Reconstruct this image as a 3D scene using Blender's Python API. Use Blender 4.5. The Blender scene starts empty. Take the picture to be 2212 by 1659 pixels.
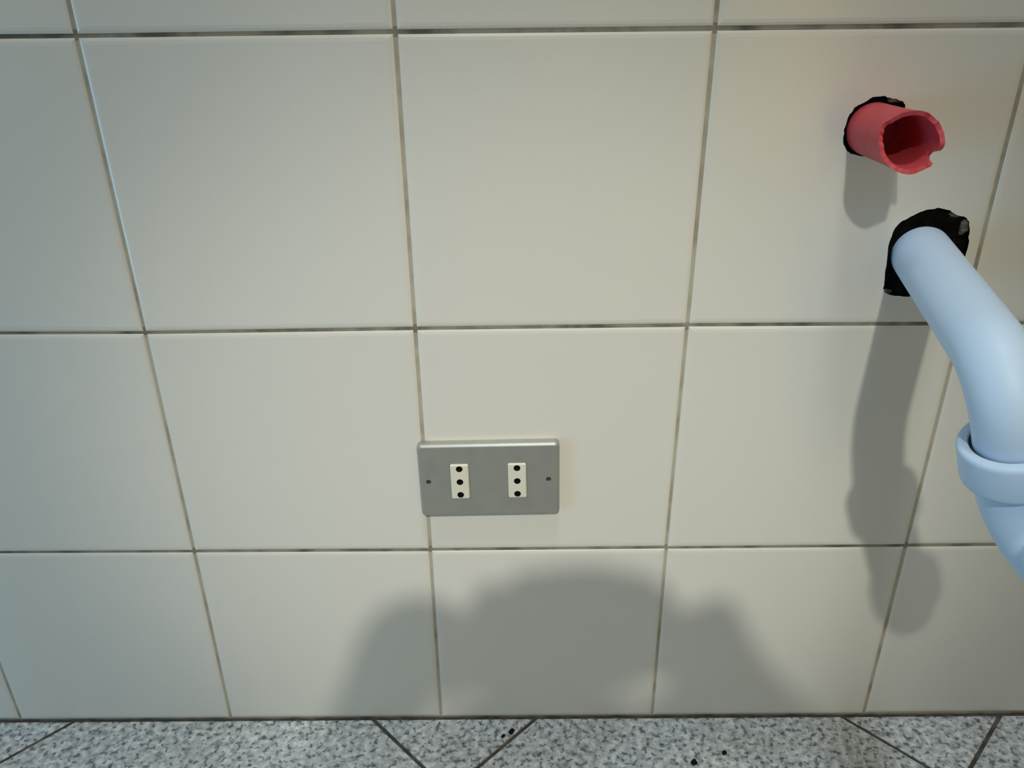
import bpy, bmesh, math, random
from mathutils import Vector, Matrix, Euler
from mathutils.geometry import delaunay_2d_cdt
random.seed(4)
PI = math.pi
sc = bpy.context.scene
COL = sc.collection

# ------------------------------------------------------------------ camera
CAM_LOC = Vector((0.0736607, -0.5511726, 0.6206651))
CAM_ROT = Euler((1.11640765, 0.009990165, 0.00060842), 'XYZ')
cd = bpy.data.cameras.new('camera')
cd.sensor_fit = 'HORIZONTAL'; cd.sensor_width = 36.0
cd.lens = 1748.946 * 36.0 / 2212.0
cd.clip_start = 0.004; cd.clip_end = 30
cam = bpy.data.objects.new('camera', cd); COL.objects.link(cam)
cam.location = CAM_LOC; cam.rotation_euler = CAM_ROT
sc.camera = cam

# ------------------------------------------------------------------ colour management, world, lights
vs = sc.view_settings
vs.view_transform = 'Standard'; vs.look = 'None'; vs.gamma = 1.0; vs.use_curve_mapping = False
vs.exposure = -0.04
w = bpy.data.worlds.new('world'); sc.world = w; w.use_nodes = True
w.node_tree.nodes['Background'].inputs['Color'].default_value = (0.55, 0.75, 1.0, 1)
w.node_tree.nodes['Background'].inputs['Strength'].default_value = 0.02

LAMP = Vector((-0.013, -3.0, 2.904))
LAMP_AIM = Vector((0.095, 0.0, 0.27))
sl = bpy.data.lights.new('ceiling_spot', 'SPOT')
sl.energy = 317; sl.color = (1.0, 0.98, 0.86)
sl.spot_size = math.radians(13); sl.spot_blend = 1.0; sl.shadow_soft_size = 0.065
so = bpy.data.objects.new('ceiling_spot', sl); COL.objects.link(so)
so.location = LAMP
so.rotation_euler = (LAMP_AIM - LAMP).to_track_quat('-Z', 'Y').to_euler()
so.scale = (1.0, 0.76, 1.0)            # beam squeezed to an oval to imitate lens darkening towards the corners

wl = bpy.data.lights.new('daylight', 'AREA')
wl.shape = 'RECTANGLE'; wl.size = 0.6; wl.size_y = 0.5
wl.energy = 4.6; wl.color = (0.15, 0.60, 1.0)
wo = bpy.data.objects.new('daylight', wl); COL.objects.link(wo)
wo.location = (-1.265, -0.80, 0.33)
wo.rotation_euler = Vector((1, 0, 0)).to_track_quat('-Z', 'Z').to_euler()

dlt = bpy.data.lights.new('warm_fill', 'AREA')  # added fill that warms the right side, no known source there
dlt.shape = 'RECTANGLE'; dlt.size = 0.9; dlt.size_y = 0.85
dlt.energy = 5.2; dlt.color = (1.0, 0.62, 0.03)
do = bpy.data.objects.new('warm_fill', dlt); COL.objects.link(do)
do.location = (0.885, -2.1, 0.55)
do.rotation_euler = Vector((-1, 0, 0)).to_track_quat('-Z', 'Z').to_euler()

fl = bpy.data.lights.new('front_fill', 'AREA')  # added broad fill from behind the camera
fl.shape = 'RECTANGLE'; fl.size = 1.7; fl.size_y = 0.8
fl.energy = 1.0; fl.color = (0.85, 0.95, 1.0)
fo = bpy.data.objects.new('front_fill', fl); COL.objects.link(fo)
fo.location = (-0.2, -3.375, 0.55)
fo.rotation_euler = Vector((0, 1, 0)).to_track_quat('-Z', 'Z').to_euler()

tl = bpy.data.lights.new('ceiling_fill', 'AREA')  # added overhead fill to brighten the floor
tl.shape = 'DISK'; tl.size = 0.36
tl.energy = 18.9; tl.color = (0.85, 0.94, 1.0)
to = bpy.data.objects.new('ceiling_fill', tl); COL.objects.link(to)
to.location = (0.12, -0.60, 2.925)

# ------------------------------------------------------------------ materials
def mat(name, base, rough=0.5, metal=0.0, spec=0.5, noise=None, bump=None):
    """Principled material; noise=(scale, other colour, low, high), bump=(scale, strength, distance)."""
    m = bpy.data.materials.new(name); m.use_nodes = True
    nt = m.node_tree; b = nt.nodes['Principled BSDF']
    b.inputs['Base Color'].default_value = (*base, 1)
    b.inputs['Roughness'].default_value = rough
    b.inputs['Metallic'].default_value = metal
    b.inputs['Specular IOR Level'].default_value = spec
    geo = nt.nodes.new('ShaderNodeNewGeometry')
    if noise:
        n = nt.nodes.new('ShaderNodeTexNoise'); n.inputs['Scale'].default_value = noise[0]
        n.inputs['Detail'].default_value = 3
        nt.links.new(geo.outputs['Position'], n.inputs['Vector'])
        r = nt.nodes.new('ShaderNodeValToRGB')
        r.color_ramp.elements[0].position = noise[2]; r.color_ramp.elements[1].position = noise[3]
        r.color_ramp.elements[0].color = (*base, 1); r.color_ramp.elements[1].color = (*noise[1], 1)
        nt.links.new(n.outputs['Fac'], r.inputs['Fac'])
        nt.links.new(r.outputs['Color'], b.inputs['Base Color'])
    if bump:
        n = nt.nodes.new('ShaderNodeTexNoise'); n.inputs['Scale'].default_value = bump[0]
        n.inputs['Detail'].default_value = 2
        nt.links.new(geo.outputs['Position'], n.inputs['Vector'])
        bp = nt.nodes.new('ShaderNodeBump'); bp.inputs['Strength'].default_value = bump[1]
        bp.inputs['Distance'].default_value = bump[2]
        nt.links.new(n.outputs['Fac'], bp.inputs['Height'])
        nt.links.new(bp.outputs['Normal'], b.inputs['Normal'])
    return m

M_TILE = mat('glazed_cream_tile', (0.78, 0.757, 0.695), 0.22, noise=(3.0, (0.765, 0.738, 0.675), 0.35, 0.7), bump=(9, 0.25, 0.002))
M_CAVITY = mat('near_black_cavity', (0.006, 0.006, 0.005), 0.95, spec=0.05, noise=(160, (0.016, 0.014, 0.011), 0.5, 0.8), bump=(220, 1.0, 0.004))  # near-black colour on the sides and shallow backs of the wall holes
M_MORTAR = mat('grey_mortar', (0.20, 0.20, 0.17), 0.95, spec=0.2, noise=(300, (0.08, 0.08, 0.07), 0.4, 0.7), bump=(300, 0.8, 0.002))
M_PINK = mat('pink_plastic', (0.60, 0.075, 0.090), 0.48, spec=0.3, noise=(60, (0.52, 0.060, 0.074), 0.4, 0.7), bump=(120, 0.25, 0.001))
M_PIPE = mat('pale_plastic', (0.545, 0.705, 0.90), 0.5, bump=(40, 0.1, 0.0006))
M_PLATE = mat('grey_anodised_metal', (0.42, 0.42, 0.38), 0.40, metal=0.5, noise=(90, (0.39, 0.392, 0.362), 0.4, 0.7))
M_INSERT = mat('cream_plastic', (0.78, 0.75, 0.63), 0.4)
M_HOLE = mat('socket_hole_black', (0.006, 0.006, 0.005), 0.7)  # near-black colour on the sides and backs of the socket holes
M_SCREW = mat('dull_screw', (0.075, 0.075, 0.07), 0.5, metal=0.4)
M_CRUMB = mat('black_dirt', (0.010, 0.011, 0.012), 0.9, spec=0.1)
M_PLASTER = mat('cream_plaster', (0.62, 0.58, 0.50), 0.9, spec=0.2, bump=(60, 0.2, 0.003))
M_WARM = mat('ochre_plaster', (0.62, 0.45, 0.26), 0.9, spec=0.2, bump=(60, 0.2, 0.003))
M_WHITE = mat('white_paint', (0.75, 0.75, 0.72), 0.6)

def grout_mat():
    m = bpy.data.materials.new('wall_grout'); m.use_nodes = True
    nt = m.node_tree; N = nt.nodes; Lk = nt.links; b = N['Principled BSDF']
    b.inputs['Roughness'].default_value = 0.9; b.inputs['Specular IOR Level'].default_value = 0.2
    geo = N.new('ShaderNodeNewGeometry'); sep = N.new('ShaderNodeSeparateXYZ')
    Lk.new(geo.outputs['Position'], sep.inputs[0])
    def mth(op, a, bb=None):
        n = N.new('ShaderNodeMath'); n.operation = op
        for k, v in ((0, a), (1, bb)):
            if v is None: continue
            if isinstance(v, (int, float)): n.inputs[k].default_value = v
            else: Lk.new(v, n.inputs[k])
        return n.outputs[0]
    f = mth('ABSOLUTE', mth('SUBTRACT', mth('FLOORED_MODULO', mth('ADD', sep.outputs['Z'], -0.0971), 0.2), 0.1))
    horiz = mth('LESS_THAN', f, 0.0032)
    mp = N.new('ShaderNodeMapping'); mp.inputs['Scale'].default_value = (1, 1, 1)
    Lk.new(geo.outputs['Position'], mp.inputs['Vector'])
    n1 = N.new('ShaderNodeTexNoise'); n1.inputs['Scale'].default_value = 34; n1.inputs['Detail'].default_value = 4
    Lk.new(mp.outputs[0], n1.inputs['Vector'])
    def ramp(c0, c1, p0, p1):
        r = N.new('ShaderNodeValToRGB'); e = r.color_ramp.elements
        e[0].position = p0; e[1].position = p1; e[0].color = (*c0, 1); e[1].color = (*c1, 1)
        Lk.new(n1.outputs['Fac'], r.inputs['Fac']); return r.outputs['Color']
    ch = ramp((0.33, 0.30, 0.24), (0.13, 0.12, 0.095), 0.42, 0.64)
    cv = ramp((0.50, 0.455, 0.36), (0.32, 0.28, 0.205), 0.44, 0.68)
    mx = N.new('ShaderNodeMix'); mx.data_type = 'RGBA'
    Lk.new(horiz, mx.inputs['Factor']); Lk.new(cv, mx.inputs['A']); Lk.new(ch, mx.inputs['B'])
    Lk.new(mx.outputs['Result'], b.inputs['Base Color'])
    return m
M_GROUT = grout_mat()
M_JOINT = mat('dark_floor_grout', (0.075, 0.065, 0.052), 0.95, spec=0.2, noise=(60, (0.14, 0.125, 0.10), 0.45, 0.65))

def floor_mat():
    m = bpy.data.materials.new('speckled_floor_tile'); m.use_nodes = True
    nt = m.node_tree; N = nt.nodes; Lk = nt.links; b = N['Principled BSDF']
    b.inputs['Roughness'].default_value = 0.45
    geo = N.new('ShaderNodeNewGeometry')
    def noise(scale, det):
        n = N.new('ShaderNodeTexNoise'); n.inputs['Scale'].default_value = scale; n.inputs['Detail'].default_value = det
        Lk.new(geo.outputs['Position'], n.inputs['Vector']); return n.outputs['Fac']
    def ramp(src, stops):
        r = N.new('ShaderNodeValToRGB'); e = r.color_ramp.elements
        e[0].position, e[1].position = stops[0][0], stops[-1][0]
        e[0].color, e[1].color = (*stops[0][1], 1), (*stops[-1][1], 1)
        for p, c in stops[1:-1]:
            k = e.new(p); k.color = (*c, 1)
        Lk.new(src, r.inputs['Fac']); return r.outputs['Color']
    base = ramp(noise(160, 2.0), [(0.34, (0.30, 0.335, 0.36)), (0.44, (0.50, 0.535, 0.56)), (0.55, (0.63, 0.665, 0.69)), (0.66, (0.80, 0.83, 0.84))])
    dark = ramp(noise(200, 1.0), [(0.36, (0.36, 0.38, 0.40)), (0.43, (1, 1, 1))])
    wear = ramp(noise(11, 2.0), [(0.40, (1, 1, 1)), (0.7, (0.88, 0.86, 0.82))])
    m1 = N.new('ShaderNodeMix'); m1.data_type = 'RGBA'; m1.blend_type = 'MULTIPLY'; m1.inputs['Factor'].default_value = 1
    Lk.new(base, m1.inputs['A']); Lk.new(dark, m1.inputs['B'])
    m2 = N.new('ShaderNodeMix'); m2.data_type = 'RGBA'; m2.blend_type = 'MULTIPLY'; m2.inputs['Factor'].default_value = 1
    Lk.new(m1.outputs['Result'], m2.inputs['A']); Lk.new(wear, m2.inputs['B'])
    Lk.new(m2.outputs['Result'], b.inputs['Base Color'])
    return m
M_FLOOR = floor_mat()

# ------------------------------------------------------------------ helpers
def link(name, bm, materials, parent=None, smooth=None, loc=None):
    me = bpy.data.meshes.new(name)
    bmesh.ops.recalc_face_normals(bm, faces=bm.faces)
    bm.to_mesh(me); bm.free()
    for m in (materials if isinstance(materials, (list, tuple)) else [materials]): me.materials.append(m)
    if smooth is not None:
        for p in me.polygons: p.use_smooth = True
        me.set_sharp_from_angle(angle=math.radians(smooth))
    o = bpy.data.objects.new(name, me); COL.objects.link(o)
    if loc is not None: o.location = loc
    if parent is not None: o.parent = parent
    return o

def tag(o, label=None, cat=None, group=None, kind=None):
    if label: o['label'] = label
    if cat: o['category'] = cat
    if group: o['group'] = group
    if kind: o['kind'] = kind
    return o

def empty(name, loc=(0, 0, 0)):
    o = bpy.data.objects.new(name, None); o.empty_display_size = 0.05
    COL.objects.link(o); o.location = loc
    return o

def box(bm, lo, hi, mi=0):
    vv = [bm.verts.new((x, y, z)) for x in (lo[0], hi[0]) for y in (lo[1], hi[1]) for z in (lo[2], hi[2])]
    for q in ((0, 1, 3, 2), (4, 6, 7, 5), (0, 4, 5, 1), (2, 3, 7, 6), (0, 2, 6, 4), (1, 5, 7, 3)):
        f = bm.faces.new([vv[k] for k in q]); f.material_index = mi
    return vv

def inset(poly, d):
    """Offset a convex counter-clockwise polygon inwards by d."""
    n = len(poly); out = []
    for k in range(n):
        p0, p1, p2 = Vector(poly[k - 1]), Vector(poly[k]), Vector(poly[(k + 1) % n])
        a = (p1 - p0).normalized(); b = (p2 - p1).normalized()
        na, nb = Vector((-a.y, a.x)), Vector((-b.y, b.x))
        s = 1 + na.dot(nb)
        out.append(tuple(p1 + (na + nb) * (d / max(s, 0.2))))
    return out

def slab(bm, poly, levels, put, holes=(), hole_depth=None, hole_mi=0):
    """A bevelled slab: levels = [(inset, depth) ...] from the face backwards; put(u, v, depth) -> 3D point."""
    loops = [[bm.verts.new(put(u, v, dep)) for u, v in (inset(poly, i) if i else poly)] for i, dep in levels]
    n = len(poly)
    for A, B in zip(loops, loops[1:]):
        for k in range(n): bm.faces.new((A[k], A[(k + 1) % n], B[(k + 1) % n], B[k]))
    bm.faces.new(loops[-1])
    if not holes:
        bm.faces.new(loops[0]); return
    pts = list(inset(poly, levels[0][0])); edges = [(k, (k + 1) % n) for k in range(n)]; dep0 = levels[0][1]
    ranges = []
    for h in holes:
        s = len(pts); pts += list(h); ranges.append((s, len(pts)))
        edges += [(s + k, s + (k + 1) % len(h)) for k in range(len(h))]
    res = delaunay_2d_cdt([Vector(q) for q in pts], edges, [], 1, 1e-7)
    V = [loops[0][k] if k < n else bm.verts.new(put(q.x, q.y, dep0)) for k, q in enumerate(res[0])]
    def inside(c, h):
        r = False
        for k in range(len(h)):
            (x0, y0), (x1, y1) = h[k - 1], h[k]
            if (y0 > c[1]) != (y1 > c[1]) and c[0] < (x1 - x0) * (c[1] - y0) / (y1 - y0) + x0: r = not r
        return r
    for f in res[2]:
        c = [sum(res[0][k][a] for k in f) / 3 for a in (0, 1)]
        if any(inside(c, h) for h in holes): continue
        bm.faces.new([V[k] for k in f])
    for (s, e), h in zip(ranges, holes):
        front = V[s:e]; back = [bm.verts.new(put(u, v, hole_depth)) for u, v in h]
        m = e - s
        for k in range(m):
            f = bm.faces.new((front[k], front[(k + 1) % m], back[(k + 1) % m], back[k])); f.material_index = hole_mi
        if hole_depth < levels[-1][1]:
            f = bm.faces.new(back); f.material_index = hole_mi

def frames(P):
    """Parallel-transport frames along a polyline."""
    T = [(P[min(k + 1, len(P) - 1)] - P[max(k - 1, 0)]).normalized() for k in range(len(P))]
    a = T[0].orthogonal().normalized(); out = []
    for t in T:
        a = (a - t * a.dot(t)).normalized(); out.append((t, a, t.cross(a)))
    return out

def tube(bm, P, R, seg=40, cap=True, inner=None, mi=0):
    """Sweep a circle along P with radius R(k); inner = wall thickness for an open hollow pipe."""
    F = frames(P)
    def ring(k, r):
        t, a, b = F[k]
        return [bm.verts.new(P[k] + r * (math.cos(q) * a + math.sin(q) * b)) for q in [2 * PI * j / seg for j in range(seg)]]
    rad = R if callable(R) else (lambda k: R)
    rings = [ring(k, rad(k)) for k in range(len(P))]
    def skin(rs):
        for A, B in zip(rs, rs[1:]):
            for j in range(seg):
                f = bm.faces.new((A[j], A[(j + 1) % seg], B[(j + 1) % seg], B[j])); f.material_index = mi
    skin(rings)
    if inner:
        rin = [ring(k, rad(k) - inner) for k in range(len(P))]
        skin(rin); skin([rings[0], rin[0]]); skin([rings[-1], rin[-1]])
    elif cap:
        bm.faces.new(rings[0]); bm.faces.new(rings[-1])

def lathe(bm, prof, origin, axis, seg=48, closed=True):
    """Revolve prof = [(r, s)...] about axis through origin."""
    ax = axis.normalized(); a = ax.orthogonal().normalized(); b = ax.cross(a)
    rings = [[bm.verts.new(origin + ax * s + r * (math.cos(q) * a + math.sin(q) * b)) for q in [2 * PI * j / seg for j in range(seg)]] for r, s in prof]
    pairs = list(zip(rings, rings[1:])) + ([(rings[-1], rings[0])] if closed else [])
    for A, B in pairs:
        for j in range(seg): bm.faces.new((A[j], A[(j + 1) % seg], B[(j + 1) % seg], B[j]))

# ------------------------------------------------------------------ room shell
X0, X1, Y0, Z1 = -1.3, 0.9, -3.4, 3.0
BED = 0.0010                       # the grout lies this far behind the tile faces

BIG_HOLE = [(0.3375, 0.4283), (0.3360, 0.4420), (0.3351, 0.4560), (0.3360, 0.4665), (0.3395, 0.4730), (0.3440, 0.4755),
            (0.3500, 0.4790), (0.3560, 0.4815), (0.3640, 0.4828), (0.3720, 0.4812), (0.3785, 0.4772), (0.3832, 0.4768),
            (0.3876, 0.4730), (0.3893, 0.4650), (0.3908, 0.4560), (0.3905, 0.4480), (0.3900, 0.4380), (0.3860, 0.4290),
            (0.3760, 0.4230), (0.3650, 0.4200), (0.3560, 0.4185), (0.3470, 0.4192), (0.3395, 0.4215), (0.3368, 0.4250)]
PINK_HOLE = [(0.2913, 0.5275), (0.2906, 0.5350), (0.2916, 0.5420), (0.2948, 0.5490), (0.2968, 0.5505), (0.2995, 0.5512),
             (0.3040, 0.5548), (0.3085, 0.5558), (0.3140, 0.5558), (0.3175, 0.5545), (0.3212, 0.5540), (0.3258, 0.5525),
             (0.3280, 0.5498), (0.3270, 0.5440), (0.3276, 0.5350), (0.3255, 0.5260), (0.3200, 0.5195), (0.3120, 0.5172),
             (0.3040, 0.5180), (0.2975, 0.5195), (0.2940, 0.5225)]
def ragged(h, amp=0.00035):
    out = []
    for k, p in enumerate(h):
        q = h[(k + 1) % len(h)]
        for s in (0, 0.34, 0.67):
            out.append((p[0] + (q[0] - p[0]) * s + random.uniform(-amp, amp), p[1] + (q[1] - p[1]) * s + random.uniform(-amp, amp)))
    return out[::-1]
BIG_HOLE, PINK_HOLE = ragged(BIG_HOLE), ragged(PINK_HOLE)

put_wall = lambda u, v, dep: (u, dep, v)
bm = bmesh.new()
wall_poly = [(X0, -0.02), (X1, -0.02), (X1, Z1), (X0, Z1)]
slab(bm, wall_poly, [(0, BED), (0, 0.2)], put_wall, [BIG_HOLE, PINK_HOLE], 0.0035, 1)
wall = tag(link('wall_back', bm, [M_GROUT, M_CAVITY]), kind='structure')
wall['label'] = 'wall of square glazed cream tiles with grey grout joints'

# joint crossings as they stand in the photograph (columns x = 0.2 k, rows 0.2 high over a shorter bottom row)
CROSS = {}
def cross(k, j):
    if (k, j) in CROSS: return CROSS[(k, j)]
    return (0.2 * k, 0.0015 if j == 0 else 0.1971 + 0.2 * (j - 1))
CROSS.update({(-1, 2): (-0.1992, 0.3958), (0, 2): (0.0, 0.3971), (1, 2): (0.1996, 0.3978),
              (-1, 1): (-0.1993, 0.1966), (0, 1): (0.0004, 0.1962), (1, 1): (0.1990, 0.1966), (2, 1): (0.4000, 0.1970),
              (0, 3): (0.0, 0.5971), (-1, 3): (-0.2004, 0.5966), (1, 3): (0.1999, 0.5971)})
HG = 0.00095                       # half a joint
TILE_LEVELS = [(0.0042, 0.0), (0.0022, 0.0002), (0.0008, 0.0006), (0.0, 0.0014), (0.0, 0.0040)]
for j in range(0, 11):
    for k in range(-7, 5):
        c = [cross(k, j), cross(k + 1, j), cross(k + 1, j + 1), cross(k, j + 1)]
        poly = inset(c, HG)
        if j == 0:
            poly[0] = (poly[0][0], 0.0012 if k < 2 else 0.0018); poly[1] = (poly[1][0], 0.0012 if k < 2 else 0.0024)
        if k == 4: poly[1] = (X1 - 0.002, poly[1][1]); poly[2] = (X1 - 0.002, poly[2][1])
        if k == -7: poly[0] = (X0 + 0.002, poly[0][1]); poly[3] = (X0 + 0.002, poly[3][1])
        cx = sum(q[0] for q in poly) / 4; cz = sum(q[1] for q in poly) / 4
        off = random.uniform(-0.0002, 0.0002)
        tx, tz = random.uniform(-0.0012, 0.0012), random.uniform(-0.0012, 0.0012)
        put = lambda u, v, dep: (u - cx, dep + off + tx * (u - cx) + tz * (v - cz), v - cz)
        bm = bmesh.new()
        if (k, j) == (1, 2):
            slab(bm, poly, TILE_LEVELS, put, [BIG_HOLE, PINK_HOLE], 0.0040, 1)
            bm2 = [f for f in bm.faces if len(f.verts) == 4 and abs(f.calc_center_median().y - 0.0040 - off) < 0.0005 and f.material_index == 0 and f.calc_area() > 0.02]
            bmesh.ops.delete(bm, geom=bm2, context='FACES')
            o = link('wall_tile', bm, [M_TILE, M_CAVITY], wall)
            o['label'] = 'tile with two rough holes broken through it'
        else:
            slab(bm, poly, TILE_LEVELS, put)
            o = link('wall_tile', bm, M_TILE, wall)
        o.location = (cx, 0, cz)

# a lump of grey mortar left in the corner of the drain hole
def lump(c, r, seed):
    b = bmesh.new(); bmesh.ops.create_icosphere(b, subdivisions=2, radius=1)
    rnd = random.Random(seed)
    for v in b.verts:
        v.co = Vector((v.co.x * r[0], v.co.y * r[1], v.co.z * r[2])) * rnd.uniform(0.75, 1.2)
    return b
for c, r, s in (((0.3866, 0.0040, 0.4690), (0.0042, 0.0030, 0.0062), 1), ((0.3790, 0.0040, 0.4775), (0.0060, 0.0028, 0.0024), 2),
                ((0.3410, 0.0036, 0.4215), (0.0040, 0.0018, 0.0022), 3), ((0.3215, 0.0038, 0.5530), (0.0050, 0.0024, 0.0020), 4)):
    o = link('mortar', lump(c, r, s), M_MORTAR, wall, smooth=60, loc=c)
wall.children[-1]['label'] = 'crumbly grey mortar'

bm = bmesh.new(); box(bm, (X0, -0.0015, 2.1985), (X1, 0.004, Z1))
link('plaster', bm, M_PLASTER, wall)

# floor: speckled tiles laid diagonally, 31 cm
bm = bmesh.new(); box(bm, (X0, Y0, -0.1), (X1, 0.0015, -0.0014))
floor = tag(link('floor', bm, M_JOINT), kind='structure'); floor['label'] = 'floor of speckled grey tiles laid diagonally'
def clip(poly, nx, ny, c):
    out = []
    for k in range(len(poly)):
        p, q = poly[k - 1], poly[k]
        dp, dq = nx * p[0] + ny * p[1] - c, nx * q[0] + ny * q[1] - c
        if (dp <= 0) != (dq <= 0):
            t = dp / (dp - dq); out.append((p[0] + t * (q[0] - p[0]), p[1] + t * (q[1] - p[1])))
        if dq <= 0: out.append(q)
    return out
FJ = 0.0016 * math.sqrt(2)
for a in range(-8, 14):
    for b_ in range(-12, 8):
        p0, p1 = 0.091 + 0.4385 * a + FJ, 0.091 + 0.4385 * (a + 1) - FJ
        q0, q1 = -0.0655 + 0.443 * b_ + FJ, -0.0655 + 0.443 * (b_ + 1) - FJ
        poly = [((p + q) / 2, (q - p) / 2) for p, q in ((p0, q0), (p1, q0), (p1, q1), (p0, q1))]
        for nx, ny, c in ((0, 1, -0.0018), (0, -1, -Y0 - 0.003), (1, 0, X1 - 0.003), (-1, 0, -X0 - 0.003)):
            poly = clip(poly, nx, ny, c)
            if len(poly) < 3: break
        if len(poly) < 3: continue
        area = 0.5 * sum(poly[k - 1][0] * poly[k][1] - poly[k][0] * poly[k - 1][1] for k in range(len(poly)))
        if abs(area) < 0.0004: continue
        if area < 0: poly = poly[::-1]
        cx = sum(q[0] for q in poly) / len(poly); cy = sum(q[1] for q in poly) / len(poly)
        bm = bmesh.new()
        dz = random.uniform(-0.0002, 0.0)
        slab(bm, poly, [(0.0010, 0.0), (0.0003, 0.0004), (0, 0.0012), (0, 0.006)], lambda u, v, dep: (u - cx, v - cy, -dep))
        link('floor_tile', bm, M_FLOOR, floor, loc=(cx, cy, dz))

bm = bmesh.new(); box(bm, (X0, Y0, Z1), (X1, 0.2, Z1 + 0.1))
tag(link('ceiling', bm, M_WHITE), kind='structure')
DY0, DY1, DZ1 = -2.6, -1.6, 2.05
bm = bmesh.new()
box(bm, (X1, DY1, -0.1), (X1 + 0.1, 0.2, Z1)); box(bm, (X1, Y0, -0.1), (X1 + 0.1, DY0, Z1)); box(bm, (X1, DY0, DZ1), (X1 + 0.1, DY1, Z1))
tag(link('wall_right', bm, M_WARM), kind='structure')
FX0, FX1, FZ0, FZ1 = -1.12, 0.72, 0.06, 1.04
bm = bmesh.new()
box(bm, (X0 - 0.1, Y0 - 0.1, -0.1), (FX0, Y0, Z1)); box(bm, (FX1, Y0 - 0.1, -0.1), (X1 + 0.1, Y0, Z1))
box(bm, (FX0, Y0 - 0.1, -0.1), (FX1, Y0, FZ0)); box(bm, (FX0, Y0 - 0.1, FZ1), (FX1, Y0, Z1))
tag(link('wall_front', bm, M_PLASTER), kind='structure')
bm = bmesh.new()
WY0, WY1, WZ0, WZ1 = -1.16, -0.44, 0.03, 0.64
box(bm, (X0 - 0.1, WY1, -0.1), (X0, 0.2, Z1)); box(bm, (X0 - 0.1, Y0, -0.1), (X0, WY0, Z1))
box(bm, (X0 - 0.1, WY0, WZ1), (X0, WY1, Z1)); box(bm, (X0 - 0.1, WY0, -0.1), (X0, WY1, WZ0))
tag(link('wall_left', bm, M_PLASTER), kind='structure')
frame = bmesh.new()
for lo, hi in (((X1 - 0.012, DY0 - 0.06, 0.0), (X1, DY0, DZ1 + 0.06)), ((X1 - 0.012, DY1, 0.0), (X1, DY1 + 0.06, DZ1 + 0.06)), ((X1 - 0.012, DY0, DZ1), (X1, DY1, DZ1 + 0.06))): box(frame, lo, hi)
tag(link('trim_1', frame, M_WHITE), kind='structure')
def lit(name, col, strength):
    m = mat(name, (0.6, 0.62, 0.65), 0.35); b = m.node_tree.nodes['Principled BSDF']
    b.inputs['Emission Color'].default_value = (*col, 1); b.inputs['Emission Strength'].default_value = strength
    return m
M_GLASS = lit('frosted_daylit_glass', (0.50, 0.75, 1.0), 0.26)
M_FILLGLASS = lit('frosted_warm_fill_glass', (1.0, 0.66, 0.25), 0.3)  # glowing pane added to go with the warm fill
def window(name, loc, turn, hw, hh, t=0.06):
    win = tag(empty(name, loc), kind='structure'); win.rotation_euler = (0, 0, turn)
    bm = bmesh.new()
    for lo, hi in (((-0.08, -hw, 0), (-0.02, -hw + t, hh)), ((-0.08, hw - t, 0), (-0.02, hw, hh)),
                   ((-0.08, -hw + t, 0), (-0.02, hw - t, t)), ((-0.08, -hw + t, hh - t), (-0.02, hw - t, hh))): box(bm, lo, hi)
    link('window_frame', bm, M_WHITE, win)
    bm = bmesh.new(); box(bm, (-0.056, -hw + t, t), (-0.050, hw - t, hh - t))
    link('pane', bm, M_GLASS, win)
window('window_1', (X0, (WY0 + WY1) / 2, WZ0), 0, (WY1 - WY0) / 2, WZ1 - WZ0)
door = tag(empty('fill_door_1', (X1, (DY0 + DY1) / 2, 0)), kind='structure')  # unseen door added to house the warm fill light
bm = bmesh.new(); w_, g0, g1 = (DY1 - DY0) / 2 - 0.003, 0.12, 0.98
for lo, hi in (((0.02, -w_, 0.004), (0.06, w_, g0)), ((0.02, -w_, g1), (0.06, w_, DZ1 - 0.003)), ((0.02, -w_, g0), (0.06, -w_ + 0.06, g1)), ((0.02, w_ - 0.06, g0), (0.06, w_, g1))): box(bm, lo, hi)
link('door_leaf', bm, M_WHITE, door)
bm = bmesh.new(); box(bm, (0.034, -w_ + 0.06, g0), (0.046, w_ - 0.06, g1)); link('pane', bm, M_FILLGLASS, door)
bm = bmesh.new(); tube(bm, [Vector((0.02, -w_ + 0.07, 1.05)), Vector((-0.03, -w_ + 0.07, 1.05)), Vector((-0.035, -w_ + 0.085, 1.05)), Vector((-0.035, -w_ + 0.18, 1.05))], 0.009, 12)
link('door_handle', bm, M_PLATE, door, smooth=50)
window('fill_window_2', ((FX0 + FX1) / 2, Y0, FZ0), PI / 2, (FX1 - FX0) / 2, FZ1 - FZ0)  # unseen window added round the front fill light

# ------------------------------------------------------------------ white drain pipe
A = Vector((0.359, 0.0, 0.4503)); K = Vector((0.335, -0.163, 0.4337))
d = (K - A).normalized(); e = Vector((0.317, 0.03, -0.948)); e = (e - d * e.dot(d)).normalized()
PR = 0.0198
drain = tag(empty('drain_pipe', A), 'pale blue-white plastic waste pipe with elbow and nut coming out of the lower wall hole', 'pipe')
def dl(o):
    o.parent = drain; o.matrix_parent_inverse = Matrix.Translation(-A); return o
RB = 0.036
D0 = -0.0010                       # the pipe starts in the seal of the hole
P = [A + d * D0 + d * ((K - A).length - RB - D0) * t for t in [k / 8 for k in range(9)]]
for k in range(1, 17):
    a = PI / 2 * k / 16
    P.append(K - d * RB + e * RB * (1 - math.cos(a)) * 1.0 + d * RB * math.sin(a))
P += [K + e * s for s in (0.042, 0.048, 0.056, 0.066)]
bm = bmesh.new(); tube(bm, P, PR, 48, inner=0.002)
dl(link('elbow_pipe', bm, M_PIPE, smooth=50))
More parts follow.
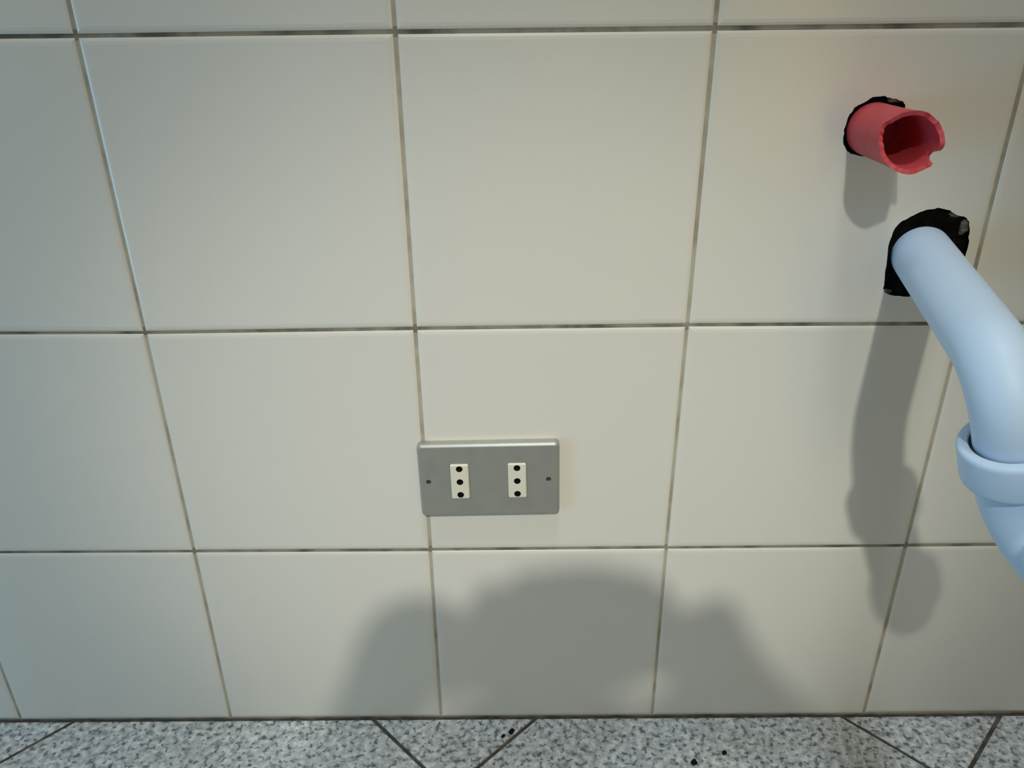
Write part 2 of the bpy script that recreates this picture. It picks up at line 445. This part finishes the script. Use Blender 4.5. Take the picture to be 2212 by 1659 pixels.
# union nut: rounded rim, groove round the pipe
prof = [(0.0200, 0.0600), (0.0214, 0.0590), (0.0215, 0.0434), (0.0221, 0.0424), (0.0258, 0.0424), (0.0270, 0.0429), (0.0277, 0.0441), (0.0280, 0.0455),
        (0.0279, 0.0640), (0.0275, 0.0662), (0.0266, 0.0672), (0.0244, 0.0674), (0.0236, 0.0666), (0.0226, 0.0660)]
bm = bmesh.new(); lathe(bm, prof, K, e, 64)
dl(link('union_nut', bm, M_PIPE, smooth=40))
side = d.cross(e).normalized()
M_GAP = mat('dark_gap_shade', (0.045, 0.05, 0.06), 0.8)
bm = bmesh.new(); lathe(bm, [(0.0197, 0.0448), (0.0216, 0.0440), (0.0216, 0.0520), (0.0197, 0.0520)], K, e, 48)  # dark ring put in for the shade in the gap round the pipe
o = dl(link('gap_shade', bm, M_GAP, smooth=40)); o['label'] = 'dark ring standing in for the shaded gap between pipe and nut'
# U bend below the nut
wv = Vector((0.24, -0.97, 0)); wv = (wv - e * wv.dot(e)).normalized()
TR, TB, TS = 0.0212, 0.043, 0.071
Q = [K + e * s for s in (0.062, 0.066, TS)]
for k in range(1, 29):
    a = PI * k / 28
    Q.append(K + e * TS + wv * TB * (1 - math.cos(a)) + e * TB * math.sin(a))
Q += [Q[-1] - e * s for s in (0.008, 0.016)]
bm = bmesh.new(); tube(bm, Q, TR, 48, inner=0.002)
dl(link('trap_bend', bm, M_PIPE, smooth=50))
C2 = K + wv * 2 * TB
bm = bmesh.new(); lathe(bm, [(r, s + 0.010) for r, s in prof], C2, e, 64)
dl(link('union_nut', bm, M_PIPE, smooth=40))
# small moulding mark on the outside of the elbow
bm = bmesh.new()
bmesh.ops.create_cone(bm, cap_ends=True, segments=16, radius1=0.0028, radius2=0.0018, depth=0.0016)
axis_pt, nrm = Vector((0.3381, -0.1686, 0.4366)), Vector((-0.1726, -0.7782, 0.6038)).normalized()
axis_pt = Vector((0.3367, -0.1684, 0.4357)) - nrm * PR
o = dl(link('moulding_mark', bm, M_PIPE, smooth=40))
o.matrix_local = Matrix.LocRotScale(axis_pt + nrm * (PR + 0.0002), nrm.to_track_quat('Z', 'Y'), None)

# ------------------------------------------------------------------ broken pink pipe
PC = Vector((0.310, 0.0, 0.535))
bm = bmesh.new()
SEG = 96
key = [(-180, 0.0520), (-172, 0.0545), (-165, 0.0540), (-150, 0.0555), (-135, 0.0570), (-120, 0.0590), (-105, 0.0605), (-92, 0.0610), (-75, 0.0595), (-62, 0.0590),
       (-50, 0.0600), (-42, 0.0610), (-38, 0.0530), (-30, 0.0490), (-22, 0.0500), (-14, 0.0585), (-6, 0.0600), (10, 0.0585), (25, 0.0565), (40, 0.0560),
       (46, 0.0535), (58, 0.0530), (66, 0.0550), (80, 0.0550), (100, 0.0545), (120, 0.0525), (138, 0.0505), (144, 0.0480), (156, 0.0475), (160, 0.0500), (168, 0.0490), (174, 0.0510), (180, 0.0520)]
def plen(a):
    for (a0, l0), (a1, l1) in zip(key, key[1:]):
        if a0 <= a <= a1: return l0 + (l1 - l0) * (a - a0) / (a1 - a0)
    return 0.055
rough_rim = [random.uniform(-0.0009, 0.0009) for _ in range(64)]
rings = []
def pring(f, r, fl, inner=False):
    row = []
    for j in range(SEG):
        a = -180 + 360 * j / SEG; q = math.radians(a)
        L = plen(a) - (0.0008 if inner else 0) + rough_rim[j * 2 // 3 % 64] * 0.6
        y = -L * f if f >= 0 else -f
        rr = r + fl * max(f, 0) ** 4
        row.append(bm.verts.new((rr * math.cos(q), y, rr * math.sin(q) + 0.0012 * max(f, 0))))
    return row
outer = [pring(f, 0.0170, 0.0009) for f in (-0.0025, 0.0, 0.15, 0.3, 0.45, 0.6, 0.72, 0.84, 0.93, 1.0)]
inn = [pring(f, 0.0146, 0.0006, True) for f in (1.0, 0.93, 0.84, 0.72, 0.6, 0.45, 0.3, 0.0, -0.0025)]
allr = outer + inn
for R0, R1 in zip(allr, allr[1:]):
    for j in range(SEG): bm.faces.new((R0[j], R0[(j + 1) % SEG], R1[(j + 1) % SEG], R1[j]))
for j in range(SEG): bm.faces.new((allr[-1][j], allr[-1][(j + 1) % SEG], allr[0][(j + 1) % SEG], allr[0][j]))
bm.faces.new(inn[-2])
o = link('pink_pipe', bm, M_PINK, smooth=45, loc=PC)
tag(o, 'short pink plastic pipe stub with a jagged broken rim in the upper wall hole', 'pipe')

# ------------------------------------------------------------------ wall socket
SOC = Vector((0.0518, 0.0, 0.2698))
soc = tag(empty('wall_socket', SOC), 'grey metal wall socket plate with two cream three-hole outlets', 'socket')
soc.rotation_euler = (0, math.radians(-0.75), 0)
W2, H2, TH = 0.0558, 0.0332, 0.0080
def rrect(w, h, r, n=4):
    out = []
    for cx, cz, a0 in ((w - r, h - r, 0), (-w + r, h - r, 90), (-w + r, -h + r, 180), (w - r, -h + r, 270)):
        for k in range(n + 1):
            a = math.radians(a0 + 90 * k / n); out.append((cx + r * math.cos(a), cz + r * math.sin(a)))
    return out
def circ(cx, cz, r, n=18): return [(cx + r * math.cos(2 * PI * k / n), cz + r * math.sin(2 * PI * k / n)) for k in range(n)]
INS = (-0.0232, 0.0222)
IW, IH = 0.0074, 0.0160
bm = bmesh.new()
rect = lambda cx, cz, w, h: [(cx - w, cz - h), (cx + w, cz - h), (cx + w, cz + h), (cx - w, cz + h)]
scr = ((-0.0482, 0.0002), (0.0470, 0.0008))
slab(bm, rrect(W2, H2, 0.0035), [(0.0021, 0.0), (0.0014, 0.00025), (0.0003, 0.0017), (0.0, 0.0024), (0.0, TH)],
     lambda u, v, dep: (u, dep - TH, v), [rect(c, 0.0003, IW + 0.0002, IH + 0.0002) for c in INS] + [circ(x, z, 0.0021) for x, z in scr], 0.006)
link('face_plate', bm, M_PLATE, soc)
for c in INS:
    bm = bmesh.new()
    slab(bm, rrect(IW, IH, 0.0012, 3), [(0.0010, 0.0), (0.0003, 0.0004), (0, 0.0012), (0, 0.010)], lambda u, v, dep: (u, dep - TH - 0.0012, v),
         [circ(0, z, 0.0027) for z in (0.0120, 0.0, -0.0120)], 0.0085, 1)
    o = link('socket_insert', bm, [M_INSERT, M_HOLE], soc, loc=(c, 0, 0.0003)); o['label'] = 'cream outlet with three round black holes'
for x, z in scr:
    bm = bmesh.new()
    bmesh.ops.create_cone(bm, cap_ends=True, segments=20, radius1=0.0019, radius2=0.0019, depth=0.003)
    bmesh.ops.rotate(bm, verts=bm.verts, cent=(0, 0, 0), matrix=Matrix.Rotation(PI / 2, 3, 'X'))
    o = link('screw', bm, M_SCREW, soc, loc=(x, -TH + 0.0024, z)); o['label'] = 'dull dark screw head'

# ------------------------------------------------------------------ crumbs of dirt on the floor
for k, (x, y, s, lab) in enumerate(((0.0668, -0.0172, 0.0034, 'largest black crumb lying on the floor joint below the socket'),
                                    (0.0590, -0.0222, 0.0022, 'thin black crumb just left of the largest crumb by the floor joint'),
                                    (0.2583, -0.0420, 0.0026, 'black crumb on the speckled floor, rightmost of the crumbs'),
                                    (0.2288, -0.0520, 0.0034, 'black crumb at the very edge of the photo on the speckled floor'))):
    b = bmesh.new(); bmesh.ops.create_icosphere(b, subdivisions=2, radius=1)
    rnd = random.Random(k + 7)
    for v in b.verts: v.co = Vector((v.co.x * s, v.co.y * s * 0.75, v.co.z * s * 0.45)) * rnd.uniform(0.75, 1.25)
    o = link('dirt_crumb', b, M_CRUMB, smooth=60, loc=(x, y, s * 0.40)); o.rotation_euler = (0, 0, 0.7)
    tag(o, lab, 'dirt', 'black crumbs on the floor')

# ------------------------------------------------------------------ ceiling spotlight that throws the warm light
M_LAMP = mat('white_lamp_enamel', (0.80, 0.80, 0.78), 0.35)
lamp = tag(empty('ceiling_lamp', (LAMP.x, LAMP.y, Z1)), 'white ceiling spotlight turned towards the tiled wall', 'lamp')
ax = (LAMP_AIM - LAMP).normalized(); LO = LAMP - Vector((LAMP.x, LAMP.y, Z1))
bm = bmesh.new(); lathe(bm, [(0.0, 0.0), (0.06, 0.0), (0.06, -0.012), (0.052, -0.018), (0.0, -0.018)], Vector(), Vector((0, 0, 1)), 40, False)
link('ceiling_rose', bm, M_LAMP, lamp, smooth=40)
bm = bmesh.new(); tube(bm, [Vector((0, 0, -0.016)), Vector((0, 0, -0.03)), LO - ax * 0.072], 0.009, 16)
link('stem', bm, M_LAMP, lamp, smooth=40)
bm = bmesh.new(); lathe(bm, [(0.001, -0.080), (0.050, -0.078), (0.070, -0.060), (0.074, 0.03), (0.071, 0.03), (0.066, -0.056), (0.048, -0.072), (0.001, -0.074)], LO, ax, 48)
link('lamp_housing', bm, M_LAMP, lamp, smooth=40)

fill_lamp = tag(empty('ceiling_lamp', (0.12, -0.60, Z1)), 'round flat fill lamp added on the ceiling near the tiled wall', 'lamp')  # unseen fixture added to carry the overhead fill
bm = bmesh.new(); lathe(bm, [(0.0, 0.0), (0.205, 0.0), (0.205, -0.03), (0.195, -0.035), (0.0, -0.035)], Vector(), Vector((0, 0, 1)), 48, False)
link('fill_lamp_base', bm, M_LAMP, fill_lamp, smooth=40)
bm = bmesh.new(); lathe(bm, [(0.0, -0.034), (0.185, -0.034), (0.185, -0.055), (0.17, -0.066), (0.0, -0.07)], Vector(), Vector((0, 0, 1)), 48, False)
link('diffuser', bm, M_WHITE, fill_lamp, smooth=40)

# ------------------------------------------------------------------ the photographer, kneeling behind the camera, whose shadow falls on the wall
RM = CAM_ROT.to_matrix(); ar, au, af = RM.col[0].copy(), RM.col[1].copy(), -RM.col[2]
ph = lambda r, u, f: CAM_LOC + ar * r + au * u + af * f
M_PHONE = mat('black_phone_shell', (0.02, 0.02, 0.022), 0.25)
M_SCREEN = mat('dark_phone_glass', (0.01, 0.01, 0.012), 0.05)
phone = tag(empty('phone', ph(0.0225, 0, -0.009)), 'black phone held sideways in two hands, casting the flat-topped wall shadow', 'phone')
phone.rotation_euler = CAM_ROT
bm = bmesh.new()
slab(bm, rrect(0.0725, 0.0350, 0.014), [(0.002, 0.0), (0.0005, 0.0008), (0, 0.002), (0, 0.006), (0.001, 0.0075)], lambda u, v, dep: (u, v, -0.005 - 0.00 + dep - 0.0005 + 0.0), )
link('phone_body', bm, M_PHONE, phone, smooth=40)
bm = bmesh.new(); slab(bm, rrect(0.0665, 0.0315, 0.006), [(0, 0.0), (0, 0.0006)], lambda u, v, dep: (u, v, 0.0026 - dep))
link('screen', bm, M_SCREEN, phone)
bm = bmesh.new(); lathe(bm, [(0.0045, 0.003), (0.0065, 0.003), (0.0065, 0.0085), (0.0045, 0.0085)], Vector((-0.0225, 0, 0)), Vector((0, 0, -1)), 32)
link('lens_ring', bm, M_PHONE, phone, smooth=40)

def skin(name, chains, material, parent, sub=2, root=None):
    """chains: list of [(point, radius) ...]; a point given twice joins the chains there."""
    verts, rad, edges, idx, roots = [], [], [], {}, []
    for ch in chains:
        prev = None
        for p, r in ch:
            key = tuple(round(c, 4) for c in p)
            if key not in idx: idx[key] = len(verts); verts.append(tuple(p)); rad.append(r)
            i = idx[key]
            if prev is not None and prev != i: edges.append((prev, i))
            prev = i
    me = bpy.data.meshes.new(name); me.from_pydata(verts, edges, []); me.materials.append(material)
    o = bpy.data.objects.new(name, me); COL.objects.link(o); o.parent = parent
    m = o.modifiers.new('skin', 'SKIN'); m.use_smooth_shade = True; m.branch_smoothing = 0.6
    if not me.skin_vertices: return o
    seen = set(); adj = {i: [] for i in range(len(verts))}
    for a, b in edges: adj[a].append(b); adj[b].append(a)
    for i, sv in enumerate(me.skin_vertices[0].data):
        sv.radius = (rad[i], rad[i]); sv.use_root = False
    for i in range(len(verts)):
        if i in seen: continue
        me.skin_vertices[0].data[i].use_root = True
        st = [i]
        while st:
            q = st.pop()
            if q in seen: continue
            seen.add(q); st += adj[q]
    sm = o.modifiers.new('smooth', 'SUBSURF'); sm.levels = sub; sm.render_levels = sub
    return o

M_SKIN = mat('skin', (0.58, 0.36, 0.26), 0.5); M_SHIRT = mat('grey_shirt', (0.42, 0.43, 0.44), 0.85)
M_JEANS = mat('beige_trousers', (0.30, 0.28, 0.24), 0.85); M_HAIR = mat('brown_hair', (0.05, 0.03, 0.02), 0.6); M_SHOE = mat('dark_shoe', (0.03, 0.03, 0.03), 0.5)
per = tag(empty('person', (0.08, -1.2, 0)), 'person in grey shirt kneeling behind the camera, holding the phone and casting the shadow', 'person')
PO = per.location.copy()
V = lambda x, y, z: Vector((x, y, z)) - PO
pelv, belly, chest, neck = V(0.08, -1.27, 0.28), V(0.08, -1.22, 0.42), V(0.08, -1.13, 0.58), V(0.08, -1.055, 0.745)
HX = 0.063
chin, mid, crown = V(HX, -0.995, 0.835), V(HX, -0.985, 0.875), V(HX, -0.982, 0.928)
chains = [[(pelv, 0.07), (belly, 0.07), (chest, 0.075), (neck, 0.056), (V(0.075, -1.02, 0.79), 0.056), (chin, 0.062), (mid, 0.076), (crown, 0.068)]]
hands = []
for s in (-1, 1):
    sh, up = V(0.08 + s * 0.165, -1.09, 0.67), V(0.08 + s * 0.20, -0.98, 0.56)
    wr = ph(-0.130, -0.066, -0.030) - PO if s < 0 else ph(0.196, -0.082, -0.032) - PO
    pm = ph(-0.102, -0.006, -0.026) - PO if s < 0 else ph(0.118, -0.032, -0.026) - PO
    elb = V(0.08 + s * 0.245, -0.86, 0.46)
    chains.append([(chest, 0.075), (sh, 0.045), (up, 0.045), (elb, 0.043), (elb.lerp(wr, 0.35), 0.043), (wr, 0.036), (wr.lerp(pm, 0.45), 0.040), (pm, 0.042)])
    hip, knee, ank = V(0.08 + s * 0.10, -1.27, 0.24), V(0.08 + s * 0.15, -0.90, 0.085), V(0.08 + s * 0.10, -1.36, 0.065)
    chains.append([(pelv, 0.07), (hip, 0.055), (hip.lerp(knee, 0.5), 0.05), (knee, 0.038), (knee.lerp(ank, 0.4), 0.034), (ank, 0.030)])
    e0 = -0.050 if s < 0 else 0.095; q = lambda r, u, f: ph(e0 + s * r, u, f) - PO
    for u, ln, tilt in ((0.004, 1.1, 0.3), (-0.015, 1.0, 0.1), (-0.033, 0.8, -0.1)):
        hands.append([(pm.lerp(q(0.03, u, -0.016), 0.6), 0.011), (q(0.034 + 0.008 * tilt, u + 0.004 * tilt, -0.010), 0.0105), (q(0.022, u, 0.008), 0.0092), (q(0.022 - 0.024 * ln, u, 0.011), 0.0085), (q(0.020 - 0.036 * ln, u, 0.008), 0.0075)])
    for wu in (0.016, -0.006, -0.024):
        hands.append([(pm, 0.022), (q(0.030, wu, -0.030), 0.026), (q(0.010, wu, -0.030), 0.021)])
    if s > 0:
        hands.append([(pm, 0.026), (ph(0.100, -0.045, -0.034) - PO, 0.030), (ph(0.102, -0.085, -0.040) - PO, 0.028)])
    if s > 0:                                                       # the shutter finger lies along the phone's upper edge
        tip, top = ph(-0.022, 0.037, -0.012) - PO, ph(0.080, 0.032, -0.014) - PO
        hands.append([(pm.lerp(top, 0.4), 0.014), (top, 0.0115), (top.lerp(tip, 0.45) + au * 0.007, 0.0100), (tip, 0.0075)])
    else:
        hands.append([(pm, 0.02), (ph(-0.110, 0.012, -0.018) - PO, 0.016), (ph(-0.092, 0.014, -0.004) - PO, 0.014), (ph(-0.070, 0.012, 0.004) - PO, 0.011)])
    hands.append([(wr.lerp(pm, 0.55), 0.014), (q(0.030, -0.024, -0.026), 0.0125), (q(0.012, -0.006, -0.027), 0.0105), (q(-0.012, 0.006, -0.024), 0.009)])
skin('body', chains + hands, M_SKIN, per)
skin('shirt', [[(pelv.lerp(belly, 0.1), 0.15), (belly, 0.14), (chest, 0.15), (chest.lerp(neck, 0.8), 0.085)]] +
     [[(chest, 0.15), (V(0.08 + s * 0.165, -1.09, 0.67), 0.078), (V(0.08 + s * 0.20, -0.98, 0.56), 0.062), (V(0.08 + s * 0.228, -0.91, 0.505), 0.058)] for s in (-1, 1)], M_SHIRT, per)
skin('trousers', [[(pelv.lerp(belly, 0.5), 0.135), (pelv, 0.145)]] +
     [[(pelv, 0.145), (V(0.08 + s * 0.10, -1.27, 0.24), 0.105), (V(0.08 + s * 0.125, -1.085, 0.165), 0.086), (V(0.08 + s * 0.15, -0.90, 0.085), 0.07), (V(0.08 + s * 0.13, -1.08, 0.078), 0.066), (V(0.08 + s * 0.103, -1.36, 0.066), 0.056)] for s in (-1, 1)], M_JEANS, per)
for s in (-1, 1):
    skin('shoe', [[(V(0.08 + s * 0.10, -1.37, 0.06), 0.042), (V(0.08 + s * 0.10, -1.43, 0.055), 0.046), (V(0.08 + s * 0.10, -1.50, 0.04), 0.034)]], M_SHOE, per)
b = bmesh.new(); bmesh.ops.create_icosphere(b, subdivisions=3, radius=1)
for v in list(b.verts):
    if v.co.y > 0.45 and v.co.z < 0.30 or v.co.z < -0.55: b.verts.remove(v)
for v in b.verts: v.co = Vector((v.co.x * 0.083, v.co.y * 0.086, v.co.z * 0.082))
link('hair', b, M_HAIR, per, smooth=80, loc=V(HX, -0.992, 0.900))
def ball(name, c, r, m):
    b = bmesh.new(); bmesh.ops.create_uvsphere(b, u_segments=16, v_segments=10, radius=1)
    for v in b.verts: v.co = Vector((v.co.x * r[0], v.co.y * r[1], v.co.z * r[2]))
    link(name, b, m, per, smooth=80, loc=c)
M_EYE = mat('eye_white', (0.7, 0.7, 0.68), 0.2)
for s in (-1, 1):
    ball('eye', V(HX + s * 0.031, -0.927, 0.872), (0.010, 0.007, 0.006), M_EYE)
    ball('ear', V(HX + s * 0.084, -0.985, 0.862), (0.010, 0.02, 0.03), M_SKIN)
ball('nose', V(HX, -0.918, 0.850), (0.010, 0.014, 0.019), M_SKIN)
ball('mouth', V(HX, -0.937, 0.822), (0.020, 0.007, 0.006), M_PINK)
